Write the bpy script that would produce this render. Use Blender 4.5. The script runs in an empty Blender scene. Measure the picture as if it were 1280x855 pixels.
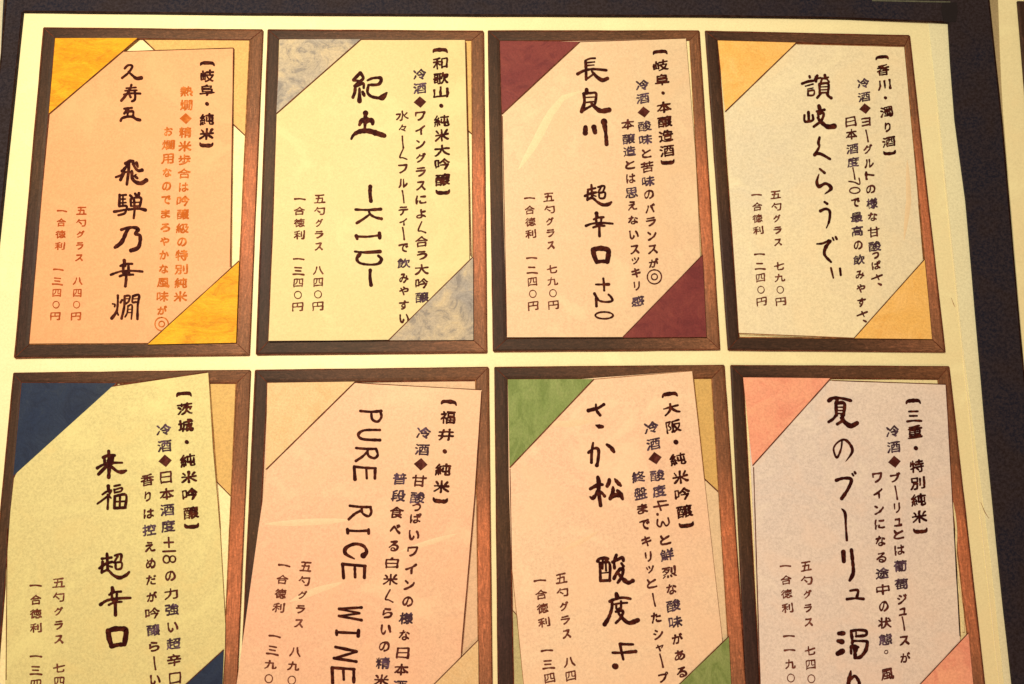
import bpy, bmesh, math, random
from mathutils import Vector, Matrix
from mathutils import noise as mnoise
from mathutils.geometry import delaunay_2d_cdt

# ------------------------------------------------------------------ camera, world, lamps
SC = bpy.context.scene
COL = SC.collection
W0, H0, F = 1280.0, 855.0, 924.0
PITCH = math.radians(8.8)
CAM = Vector((0.0, -0.034, 0.2185))
cam_d = bpy.data.cameras.new("camera"); cam = bpy.data.objects.new("camera", cam_d); COL.objects.link(cam)
cam_d.sensor_fit = 'HORIZONTAL'; cam_d.sensor_width = 36.0; cam_d.lens = 36.0 * F / W0
cam_d.clip_start = 0.005; cam_d.clip_end = 20.0
cam.location = CAM; cam.rotation_euler = (PITCH, 0, 0)
SC.camera = cam

world = bpy.data.worlds.new("World"); SC.world = world; world.use_nodes = True
bg = world.node_tree.nodes["Background"]
bg.inputs[0].default_value = (1.0, 0.66, 0.40, 1); bg.inputs[1].default_value = 0.30

def lamp(name, kind, loc, target, power, color, size):
    d = bpy.data.lights.new(name, kind); d.energy = power; d.color = color
    if kind == 'AREA':
        d.shape = 'DISK'; d.size = size
    else:
        d.shadow_soft_size = size
    o = bpy.data.objects.new(name, d); COL.objects.link(o); o.location = loc
    o.rotation_euler = (Vector(target) - Vector(loc)).to_track_quat('-Z', 'Y').to_euler()
    return o
# warm bulb hanging over the table, up and to the left; a second, pinker one nearer the reader
lamp("pendant_lamp", 'AREA', (-0.12, 0.12, 0.33), (-0.02, 0.01, 0), 1.72, (1.0, 0.875, 0.61), 0.05)
lamp("pink_lamp", 'AREA', (0.02, -0.30, 0.24), (0.01, -0.10, 0), 0.26, (1.0, 0.46, 0.32), 0.10)

SC.view_settings.view_transform = 'Standard'
try: SC.view_settings.look = 'None'
except Exception: pass
SC.view_settings.exposure = 0.0; SC.view_settings.gamma = 1.0
SC.cycles.max_bounces = 5

# ------------------------------------------------------------------ from the photograph to the table plane
_cp, _sp = math.cos(PITCH), math.sin(PITCH)
def P(x, y, h=0.0):
    """point of the photograph -> point on the level plane z = h in front of the camera"""
    dx, dy, dz = (x - W0/2)/F, -(y - H0/2)/F, -1.0
    d = Vector((dx, dy*_cp - dz*_sp, dy*_sp + dz*_cp))
    t = (h - CAM.z) / d.z
    return CAM + d*t

# ------------------------------------------------------------------ materials
def newmat(name):
    m = bpy.data.materials.new(name); m.use_nodes = True
    nt = m.node_tree; b = nt.nodes["Principled BSDF"]
    return m, nt, b
def N(nt, t, **kw):
    n = nt.nodes.new(t)
    for k, v in kw.items(): setattr(n, k, v)
    return n
def ramp(nt, stops, src):
    r = N(nt, 'ShaderNodeValToRGB'); e = r.color_ramp.elements
    while len(e) > 1: e.remove(e[-1])
    e[0].position = stops[0][0]; e[0].color = (*stops[0][1], 1)
    for p, c in stops[1:]:
        q = e.new(p); q.color = (*c, 1)
    nt.links.new(src, r.inputs[0]); return r.outputs[0]
def noise(nt, scale, detail=3, rough=0.6, dist=0.0, vec=None):
    n = N(nt, 'ShaderNodeTexNoise'); n.inputs['Scale'].default_value = scale
    n.inputs['Detail'].default_value = detail; n.inputs['Roughness'].default_value = rough
    n.inputs['Distortion'].default_value = dist
    if vec is not None: nt.links.new(vec, n.inputs['Vector'])
    return n.outputs['Fac']
def mix(nt, f, a, b, mode='MIX'):
    m = N(nt, 'ShaderNodeMix', data_type='RGBA', blend_type=mode)
    for s, v in ((0, f), (6, a), (7, b)):
        if isinstance(v, (int, float)): m.inputs[s].default_value = v
        elif isinstance(v, tuple): m.inputs[s].default_value = (*v, 1)
        else: nt.links.new(v, m.inputs[s])
    return m.outputs[2]
def geo_pos(nt): return N(nt, 'ShaderNodeNewGeometry').outputs['Position']

def paper(name, base, blotch=None, amount=0.5, blotch_scale=30, speck=0.10, rough=0.55, fibre=0.0, bump=0.25, seed=0.0, cloud=0.0):
    m, nt, b = newmat(name)
    mp = N(nt, 'ShaderNodeMapping'); nt.links.new(geo_pos(nt), mp.inputs['Vector'])
    mp.inputs['Location'].default_value = (seed, seed*0.7, 0)
    v = mp.outputs[0]
    c = base
    if blotch:
        c = mix(nt, ramp(nt, [(0.35, (0, 0, 0)), (0.68, (amount,)*3)], noise(nt, blotch_scale, 4, 0.55, 0.4, v)), base, blotch)
    if fibre:
        w = noise(nt, 170, 5, 0.62, 3.2, v)
        c = mix(nt, ramp(nt, [(0.44, (0, 0, 0)), (0.50, (fibre,)*3), (0.53, (0, 0, 0))], w), c, tuple(x*0.45 for x in base))
        w2 = noise(nt, 95, 3, 0.6, 1.8, v)
        c = mix(nt, ramp(nt, [(0.42, (0, 0, 0)), (0.66, (fibre*0.8,)*3)], w2), c, tuple(min(1, x*1.25+0.05) for x in base))
    g = noise(nt, 1500, 3, 0.85, 0, v)
    c = mix(nt, 1.0, c, ramp(nt, [(0.34, (1-speck*2.6,)*3), (0.62, (1.0,)*3)], g), 'MULTIPLY')
    nt.links.new(c, b.inputs['Base Color'])
    b.inputs['Roughness'].default_value = rough
    b.inputs['Specular IOR Level'].default_value = 0.35
    bp = N(nt, 'ShaderNodeBump'); bp.inputs['Strength'].default_value = bump; bp.inputs['Distance'].default_value = 0.00025
    if cloud:
        w = noise(nt, 48, 5, 0.6, 1.6, v)
        c0 = mix(nt, ramp(nt, [(0.36, (cloud,)*3), (0.50, (0, 0, 0))], w), c, tuple(x*y for x, y in zip(base, (0.98, 0.90, 0.86))))
        c0 = mix(nt, ramp(nt, [(0.54, (0, 0, 0)), (0.68, (cloud,)*3)], w), c0, tuple(min(.95, x*y+.02) for x, y in zip(base, (1.06, 1.10, 1.06))))
        nt.links.new(c0, b.inputs['Base Color'])
    h = mix(nt, 0.5, noise(nt, 420, 4, 0.65, 0, v), noise(nt, 38, 2, 0.5, 1.2, v))
    nt.links.new(h, bp.inputs['Height']); nt.links.new(bp.outputs[0], b.inputs['Normal'])
    return m

def washi(name, base, light, dark, scale=120, stretch=(1, 1, 1), amt=0.8, seed=0.0, bump=0.8):
    """crumpled fibrous handmade paper"""
    m, nt, b = newmat(name)
    mp = N(nt, 'ShaderNodeMapping'); nt.links.new(geo_pos(nt), mp.inputs['Vector'])
    mp.inputs['Location'].default_value = (seed, seed*.7, 0); mp.inputs['Scale'].default_value = stretch; mp.inputs['Rotation'].default_value = (0, 0, 0.2)
    v = mp.outputs[0]
    big = noise(nt, scale*.45, 3, .5, .8, v); med = noise(nt, scale*1.15, 7, .72, 1.5, v); fine = noise(nt, 1700, 2, .8, 0, v)
    c = mix(nt, ramp(nt, [(0.34, (0, 0, 0)), (0.66, (amt,)*3)], big), base, light)
    c = mix(nt, ramp(nt, [(0.40, (amt,)*3), (0.50, (0, 0, 0))], med), c, dark)
    c = mix(nt, ramp(nt, [(0.485, (0, 0, 0)), (0.50, (amt*.45,)*3), (0.52, (0, 0, 0))], med), c, dark)
    c = mix(nt, ramp(nt, [(0.56, (0, 0, 0)), (0.64, (amt*.8,)*3)], med), c, light)
    c = mix(nt, 1.0, c, ramp(nt, [(0.30, (0.80,)*3), (0.70, (1.05,)*3)], fine), 'MULTIPLY')
    nt.links.new(c, b.inputs['Base Color']); b.inputs['Roughness'].default_value = 0.6; b.inputs['Specular IOR Level'].default_value = 0.25
    bp = N(nt, 'ShaderNodeBump'); bp.inputs['Strength'].default_value = bump; bp.inputs['Distance'].default_value = 0.0004
    nt.links.new(med, bp.inputs['Height']); nt.links.new(bp.outputs[0], b.inputs['Normal'])
    return m

def wood(name, stops, grain=0.55):
    """long grain along u; the tone changes along the rail"""
    m, nt, b = newmat(name)
    uv = N(nt, 'ShaderNodeUVMap').outputs[0]
    sep = N(nt, 'ShaderNodeSeparateXYZ'); nt.links.new(uv, sep.inputs[0])
    oi = N(nt, 'ShaderNodeObjectInfo')
    ad = N(nt, 'ShaderNodeVectorMath', operation='MULTIPLY_ADD'); nt.links.new(uv, ad.inputs[0])
    ad.inputs[1].default_value = (7, 1.9, 1); 
    cmb = N(nt, 'ShaderNodeCombineXYZ')
    mm = N(nt, 'ShaderNodeMath', operation='MULTIPLY'); mm.inputs[1].default_value = 37; nt.links.new(oi.outputs['Random'], mm.inputs[0])
    nt.links.new(mm.outputs[0], cmb.inputs[0]); nt.links.new(mm.outputs[0], cmb.inputs[2])
    nt.links.new(cmb.outputs[0], ad.inputs[2])
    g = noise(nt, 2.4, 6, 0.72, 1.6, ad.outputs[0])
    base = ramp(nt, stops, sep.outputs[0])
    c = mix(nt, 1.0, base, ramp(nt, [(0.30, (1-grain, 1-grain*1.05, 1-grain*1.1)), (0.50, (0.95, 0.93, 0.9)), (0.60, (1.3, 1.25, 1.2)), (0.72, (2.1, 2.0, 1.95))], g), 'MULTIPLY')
    s = noise(nt, 1500, 2, 0.8, 0, geo_pos(nt))
    c = mix(nt, 1.0, c, ramp(nt, [(0.30, (0.72,)*3), (0.70, (1.2,)*3)], s), 'MULTIPLY')
    nt.links.new(c, b.inputs['Base Color'])
    b.inputs['Roughness'].default_value = 0.6; b.inputs['Specular IOR Level'].default_value = 0.25
    bp = N(nt, 'ShaderNodeBump'); bp.inputs['Strength'].default_value = 0.3; bp.inputs['Distance'].default_value = 0.0002
    nt.links.new(g, bp.inputs['Height']); nt.links.new(bp.outputs[0], b.inputs['Normal'])
    return m

def leather(name, a, c2, c3):
    m, nt, b = newmat(name); v = geo_pos(nt)
    c = mix(nt, ramp(nt, [(0.42, (0, 0, 0)), (0.60, (1, 1, 1))], noise(nt, 60, 4, 0.6, 0.5, v)), a, c2)
    c = mix(nt, ramp(nt, [(0.40, (0, 0, 0)), (0.62, (1, 1, 1))], noise(nt, 1100, 3, 0.8, 0, v)), c, c3)
    nt.links.new(c, b.inputs['Base Color']); b.inputs['Roughness'].default_value = 0.7; b.inputs['Specular IOR Level'].default_value = 0.12
    bp = N(nt, 'ShaderNodeBump'); bp.inputs['Strength'].default_value = 0.6; bp.inputs['Distance'].default_value = 0.0002
    nt.links.new(noise(nt, 900, 3, 0.7, 0, v), bp.inputs['Height']); nt.links.new(bp.outputs[0], b.inputs['Normal'])
    return m

def ink(name, c, c2=None):
    m, nt, b = newmat(name)
    c2 = c2 or tuple(x*2.2 + 0.01 for x in c)
    nt.links.new(mix(nt, ramp(nt, [(0.46, (0, 0, 0)), (0.70, (1, 1, 1))], noise(nt, 520, 3, 0.7, 0, geo_pos(nt))), c, c2), b.inputs['Base Color'])
    b.inputs['Roughness'].default_value = 0.7; b.inputs['Specular IOR Level'].default_value = 0.1
    return m

D1, D2, D3 = (0.038, 0.018, 0.013), (0.110, 0.050, 0.026), (0.19, 0.082, 0.045)
M = dict(
    page=paper('cream_page', (0.864, 0.823, 0.541), (0.826, 0.764, 0.469), 0.8, 11, 0.05, 0.40, cloud=.35),
    margin=paper('sleeve_margin', (0.837, 0.840, 0.616), (0.743, 0.728, 0.504), 0.6, 20, 0.07, 0.35),
    leather=leather('dark_leatherette', (0.018, 0.012, 0.015), (0.009, 0.010, 0.023), (0.032, 0.025, 0.034)),
    tab=paper('black_tab', (0.008, 0.005, 0.009), None, speck=.1, rough=.8),
    edge=ink('dark_edge', (0.012, 0.003, 0.002)),
    line=ink('brown_line', (0.075, 0.018, 0.008)),
    softline=ink('soft_brown_line', (0.19, 0.08, 0.03)),
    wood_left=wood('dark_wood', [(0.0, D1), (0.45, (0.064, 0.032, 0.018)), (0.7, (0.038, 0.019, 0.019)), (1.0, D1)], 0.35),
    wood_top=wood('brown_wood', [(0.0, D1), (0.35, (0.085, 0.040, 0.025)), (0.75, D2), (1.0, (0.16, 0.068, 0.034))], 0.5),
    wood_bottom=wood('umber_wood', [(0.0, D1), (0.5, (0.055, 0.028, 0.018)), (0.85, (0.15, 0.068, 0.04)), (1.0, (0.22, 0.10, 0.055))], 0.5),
    wood_right=wood('lit_reddish_wood', [(0.0, (0.16, 0.07, 0.036)), (0.25, (0.20, 0.085, 0.045)), (0.46, (0.46, 0.155, 0.075)), (0.68, (0.44, 0.155, 0.08)), (0.88, (0.26, 0.11, 0.06)), (1.0, (0.20, 0.09, 0.05))], 0.35),  # right rails' lit look painted in as a lighter, redder wood
    backing=paper('cream_backing', (0.90, 0.80, 0.48), None, speck=0.08),
    tan=paper('tan_corner_paper', (0.66, 0.42, 0.15), (0.66, 0.47, 0.17), 0.6, 40, 0.10, seed=3),
    ink=ink('maroon_ink', (0.026, 0.002, 0.002), (0.10, 0.020, 0.009)),
    desc=ink('brown_ink', (0.055, 0.010, 0.007), (0.13, 0.035, 0.03)),
    violet=ink('violet_ink', (0.045, 0.022, 0.035), (0.13, 0.08, 0.14)),
    orange_ink=ink('orange_ink', (0.42, 0.10, 0.012), (0.58, 0.20, 0.05)),
    rust_ink=ink('rust_ink', (0.32, 0.055, 0.010), (0.46, 0.11, 0.03)),
)

# ------------------------------------------------------------------ object helpers
def link(o, parent=None):
    COL.objects.link(o)
    if parent: o.parent = parent
    return o
def thing(name, label, cat, loc, group=None):
    o = bpy.data.objects.new(name, None); COL.objects.link(o); o.location = loc
    o.empty_display_size = 0.01
    o['label'] = label; o['category'] = cat
    if group: o['group'] = group
    return o
def mesh_obj(name, verts, faces, mat, parent, label=None, uvs=None):
    off = parent.location if parent else Vector((0, 0, 0))
    me = bpy.data.meshes.new(name); me.from_pydata([Vector(v) - off for v in verts], [], faces)
    me.materials.append(mat); me.update()
    if uvs:
        l = me.uv_layers.new(name='UVMap')
        for i, lp in enumerate(me.loops): l.data[i].uv = uvs[lp.vertex_index]
    o = link(bpy.data.objects.new(name, me), parent)
    if label: o['label'] = label
    return o
def refine(pts, n=10):
    """a cut paper edge is never quite straight"""
    out = []
    for i, a in enumerate(pts):
        b = pts[(i+1) % len(pts)]
        L = math.hypot(b[0]-a[0], b[1]-a[1]); k = max(1, int(L/38))
        for j in range(k):
            t = j/k; w = 0.0 if j == 0 else 0.28
            x, y = a[0]+(b[0]-a[0])*t, a[1]+(b[1]-a[1])*t
            out.append((x + w*mnoise.noise(Vector((x*.05, y*.05, 1.3))), y + w*mnoise.noise(Vector((x*.05, y*.05, 7.7)))))
    return out
def sheet(name, pts, z0, z1, mat, parent=None, label=None, wob=True):
    if wob: pts = refine(pts)
    n = len(pts)
    vs = [P(x, y, z1) for x, y in pts]
    lo = [Vector((v.x, v.y, z0)) for v in vs]
    faces = [tuple(range(n))[::-1], tuple(range(n, 2*n))]
    for i in range(n):
        j = (i+1) % n; faces.append((i, j, n+j, n+i))
    o = mesh_obj(name, vs + lo, faces, mat, parent, label)
    bm = bmesh.new(); bm.from_mesh(o.data); bmesh.ops.recalc_face_normals(bm, faces=bm.faces); bm.to_mesh(o.data); bm.free()
    return o
def strip(name, pts, w, z, mat, parent, taper=False):
    """a thin flat line of width w (in photo pixels) along pts"""
    vs, fs = [], []
    for i, (x, y) in enumerate(pts):
        a = pts[max(0, i-1)]; b = pts[min(len(pts)-1, i+1)]
        dx, dy = b[0]-a[0], b[1]-a[1]; L = math.hypot(dx, dy) or 1
        ww = w*(0.8+0.35*mnoise.noise(Vector((x*.07, y*.07, 0))))/2
        if taper and i in (0, len(pts)-1): ww *= 0.4
        vs += [P(x-dy/L*ww, y+dx/L*ww, z), P(x+dy/L*ww, y-dx/L*ww, z)]
    for i in range(len(pts)-1): fs.append((2*i, 2*i+1, 2*i+3, 2*i+2))
    return mesh_obj(name, vs, fs, mat, parent)
def subdiv(a, b, step=20):
    L = math.hypot(b[0]-a[0], b[1]-a[1]); k = max(1, int(L/step))
    return [(a[0]+(b[0]-a[0])*i/k, a[1]+(b[1]-a[1])*i/k) for i in range(k+1)]

Z_BACK, Z_TAN, Z_RAIL, Z_SLIP, Z_POCKET = 0.00025, 0.00040, 0.00070, 0.00090, 0.00110

def rail(oa, ob, ib, ia, mat, parent):
    """mitred rail; oa-ob outer edge, ia-ib inner edge; u runs from a to b, v across; a low crowned moulding"""
    prof = [(0.0, 0.0, .0), (0.0, 0.00052, .02), (0.14, Z_RAIL, .14), (0.72, Z_RAIL-0.00005, .72), (0.93, 0.00050, .93), (1.0, 0.00036, .98), (1.0, 0.0, 1.0)]
    n = 9; vs, uv, fs = [], [], []
    for i in range(n+1):
        t = i/n
        for (w, z, vv) in prof:
            ox, oy = oa[0]+(ob[0]-oa[0])*t, oa[1]+(ob[1]-oa[1])*t
            ix, iy = ia[0]+(ib[0]-ia[0])*t, ia[1]+(ib[1]-ia[1])*t
            jit = 0.0 if i in (0, n) else 0.35*mnoise.noise(Vector((ox*.04, oy*.04, 3.1)))
            x, y = ox+(ix-ox)*w+jit, oy+(iy-oy)*w+jit
            q = P(x, y, Z_RAIL); vs.append(Vector((q.x, q.y, z))); uv.append((t, vv))
    m = len(prof)
    for i in range(n):
        for j in range(m-1):
            fs.append((i*m+j, i*m+j+1, (i+1)*m+j+1, (i+1)*m+j))
        fs.append((i*m+m-1, i*m, (i+1)*m, (i+1)*m+m-1))
    fs.append(tuple(range(m))); fs.append(tuple(range(n*m, n*m+m))[::-1])
    o = mesh_obj('rail', vs, fs, mat, parent, uvs=uv)
    bm = bmesh.new(); bm.from_mesh(o.data); bmesh.ops.recalc_face_normals(bm, faces=bm.faces); bm.to_mesh(o.data); bm.free()
    return o

# ------------------------------------------------------------------ lettering
_glyph = {}
def font_loops(ch):
    """outline loops of one character from Blender's own built-in font, centred, unit box about 1"""
    if ch in _glyph: return _glyph[ch]
    cu = bpy.data.curves.new('glyph', 'FONT'); cu.body = ch; cu.size = 1.0; cu.resolution_u = 3; cu.fill_mode = 'NONE'
    ob = bpy.data.objects.new('glyph', cu); COL.objects.link(ob)
    dg = bpy.context.evaluated_depsgraph_get(); me = bpy.data.meshes.new_from_object(ob.evaluated_get(dg))
    adj = {}
    for e in me.edges:
        a, b = e.vertices; adj.setdefault(a, []).append(b); adj.setdefault(b, []).append(a)
    seen, loops = set(), []
    for s in adj:
        if s in seen: continue
        lp, cur, prev = [], s, None
        while cur is not None and cur not in seen:
            seen.add(cur); lp.append((me.vertices[cur].co.x, me.vertices[cur].co.y))
            nx = [q for q in adj[cur] if q != prev and q not in seen]
            prev, cur = cur, (nx[0] if nx else None)
        if len(lp) > 2: loops.append(lp)
    bpy.data.objects.remove(ob); bpy.data.curves.remove(cu); bpy.data.meshes.remove(me)
    xs = [p[0] for l in loops for p in l]; ys = [p[1] for l in loops for p in l]
    if not xs: _glyph[ch] = ([], 1, 1); return _glyph[ch]
    cx, cy = (min(xs)+max(xs))/2, (min(ys)+max(ys))/2
    loops = [[(x-cx, y-cy) for x, y in l] for l in loops]
    _glyph[ch] = (loops, max(xs)-min(xs), max(ys)-min(ys))
    return _glyph[ch]
def area(l): return 0.5*sum(l[i][0]*l[(i+1) % len(l)][1]-l[(i+1) % len(l)][0]*l[i][1] for i in range(len(l)))
def winding(pt, ls):
    x, y = pt; w = 0
    for l in ls:
        for i in range(len(l)):
            x1, y1 = l[i-1]; x2, y2 = l[i]
            if y1 <= y < y2 and (x2-x1)*(y-y1)-(x-x1)*(y2-y1) > 0: w += 1
            elif y2 <= y < y1 and (x2-x1)*(y-y1)-(x-x1)*(y2-y1) < 0: w -= 1
    return w
def inside(pt, l):
    c = False; x, y = pt; n = len(l)
    for i in range(n):
        x1, y1 = l[i]; x2, y2 = l[i-1]
        if (y1 > y) != (y2 > y) and x < (x2-x1)*(y-y1)/(y2-y1)+x1: c = not c
    return c
def brush(loops, seed, fat, smooth, ds=0.035, wob=0.022):
    """turn a type outline into a brushed one: resample, round off, swell by pressure, tremble"""
    out = []
    rs = []
    for l in loops:
        pts = []
        for i in range(len(l)):
            a, b = l[i], l[(i+1) % len(l)]; L = math.hypot(b[0]-a[0], b[1]-a[1])
            k = max(1, int(math.ceil(L/ds)))
            for j in range(k): pts.append((a[0]+(b[0]-a[0])*j/k, a[1]+(b[1]-a[1])*j/k))
        rs.append(pts)
    for l in rs:
        hole = sum(inside(l[0], m) for m in rs if m is not l) % 2 == 1
        s = 1 if (area(l) > 0) != hole else -1
        small = abs(area(l)) < 0.006
        for _ in range(smooth if not small else 1):
            l = [((l[i-1][0]+2*l[i][0]+l[(i+1) % len(l)][0])/4, (l[i-1][1]+2*l[i][1]+l[(i+1) % len(l)][1])/4) for i in range(len(l))]
        o = []
        for i, (x, y) in enumerate(l):
            ax, ay = l[i-1]; bx, by = l[(i+1) % len(l)]; dx, dy = bx-ax, by-ay; L = math.hypot(dx, dy) or 1
            nx, ny = dy/L*s, -dx/L*s
            pr = mnoise.noise(Vector((x*2.6+seed*3.1, y*2.6, seed)))
            f = fat*(0.92+1.0*pr + 0.5*x + 0.35*abs(ny)) * (0.5 if hole else 1.0)
            wx = wob*mnoise.noise(Vector((x*6, y*6, seed+9))) + 0.042*mnoise.noise(Vector((x*1.9, y*1.9, seed+29))); wy = wob*mnoise.noise(Vector((x*6, y*6, seed+19))) + 0.042*mnoise.noise(Vector((x*1.9, y*1.9, seed+39)))
            o.append((x+nx*f+wx, y+ny*f+wy))
        out.append(o)
    return out
class Ink:
    """collects loops of ink in photo coordinates, then becomes ONE flat mesh at height z"""
    def __init__(s): s.loops = []; s.strokes = []; s.marks = []
    def glyph(s, ch, cx, cy, w, h, rot=0.0, seed=0, fat=0.02, smooth=3, shear=0.0, fit=True, natural=None):
        loops, gw, gh = font_loops(ch)
        if not loops: return
        if fit: sx, sy = w/max(gw, .12), h/max(gh, .12)
        else: sx = w/natural; sy = h/natural
        if fit and gw < .2: sx = min(sx, sy)
        if fit and gh < .2: sy = sx*1.3
        n = 1/max(gw, gh)
        norm = [[(x*n, y*n) for x, y in l] for l in loops]
        c, sn = math.cos(rot), math.sin(rot)
        for l in brush(norm, seed, fat, smooth):
            o = []
            for x, y in l:
                X = x/n*sx; Y = -y/n*sy + shear*X
                o.append((cx + X*c - Y*sn, cy + X*sn + Y*c))
            s.loops.append(o)
        s.marks.append(len(s.loops))
    def stroke(s, pts, w, widths=None, fine=6):
        """brush stroke through photo points; widths are factors along it"""
        pts = [(float(a), float(b)) for a, b in pts]
        n = len(pts)
        if n == 1: pts = [(pts[0][0]-.01, pts[0][1]), pts[0]]; n = 2
        widths = widths or [1.0]*n
        if len(widths) != n:
            widths = [widths[0]+(widths[-1]-widths[0])*i/(n-1) if len(widths) == 2 else
                      (widths[0]*(1-2*i/(n-1))+widths[1]*2*i/(n-1) if i <= (n-1)/2 else widths[1]*(2-2*i/(n-1))+widths[2]*(2*i/(n-1)-1)) for i in range(n)]
        cp, cw = [], []
        for i in range(n-1):
            p0, p1, p2, p3 = pts[max(0, i-1)], pts[i], pts[i+1], pts[min(n-1, i+2)]
            for j in range(fine):
                t = j/fine
                q = [0.5*((2*p1[k])+(-p0[k]+p2[k])*t+(2*p0[k]-5*p1[k]+4*p2[k]-p3[k])*t*t+(-p0[k]+3*p1[k]-3*p2[k]+p3[k])*t**3) for k in (0, 1)]
                cp.append(q); cw.append(widths[i]+(widths[i+1]-widths[i])*t)
        cp.append(list(pts[-1])); cw.append(widths[-1])
        s.strokes.append((cp, [w*x/2*(1+0.30*mnoise.noise(Vector((p[0]*.30, p[1]*.30, 2)))) for x, p in zip(cw, cp)]))
    def groups(s):
        g = []; i = 0
        for n in s.marks + [len(s.loops)]:
            if n > i: g.append(s.loops[i:n]); i = n
        return g
    def build(s, name, z, mat, parent, label=None):
        vs, fs = [], []
        for grp in s.groups():
            co, ed = [], []
            for l in grp:
                b0 = len(co); co += [Vector(q) for q in l]; ed += [(b0+i, b0+(i+1) % len(l)) for i in range(len(l))]
            r = delaunay_2d_cdt(co, ed, [], 0, 1e-5)
            b0 = len(vs); vs += [P(q.x, q.y, z) for q in r[0]]
            sg = 1 if sum(area(l) for l in grp) > 0 else -1
            for f in r[2]:
                c = (sum(r[0][i].x for i in f)/len(f), sum(r[0][i].y for i in f)/len(f))
                if winding(c, grp)*sg > 0: fs.append(tuple(b0+i for i in f))
        for k, (cp, cw) in enumerate(s.strokes):
            zz = z + 0.000006*(1 + k % 9)
            n = len(cp); left, right = [], []
            for i in range(n):
                a, b = cp[max(0, i-1)], cp[min(n-1, i+1)]; dx, dy = b[0]-a[0], b[1]-a[1]; L = math.hypot(dx, dy) or 1
                left.append((cp[i][0]-dy/L*cw[i], cp[i][1]+dx/L*cw[i])); right.append((cp[i][0]+dy/L*cw[i], cp[i][1]-dx/L*cw[i]))
            b0 = len(vs)
            for l, r in zip(left, right): vs += [P(*l, zz), P(*r, zz)]
            for i in range(n-1): fs.append((b0+2*i, b0+2*i+1, b0+2*i+3, b0+2*i+2))
            for e, q in ((0, 1), (n-1, n-2)):       # rounded ends, a hair higher
                dx, dy = cp[e][0]-cp[q][0], cp[e][1]-cp[q][1]; a0 = math.atan2(dy, dx)
                c0 = len(vs)
                for m in range(9):
                    a = a0 - math.pi/2 + math.pi*m/8
                    vs.append(P(cp[e][0]+cw[e]*math.cos(a), cp[e][1]+cw[e]*math.sin(a), zz))
                fs.append(tuple(range(c0, c0+9)))
        o = mesh_obj(name, vs, fs, mat, parent, label)
        bm = bmesh.new(); bm.from_mesh(o.data)
        for f in bm.faces:
            f.normal_update()
            if f.normal.z < 0: f.normal_flip()
        bm.to_mesh(o.data); bm.free()
        return o

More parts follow.
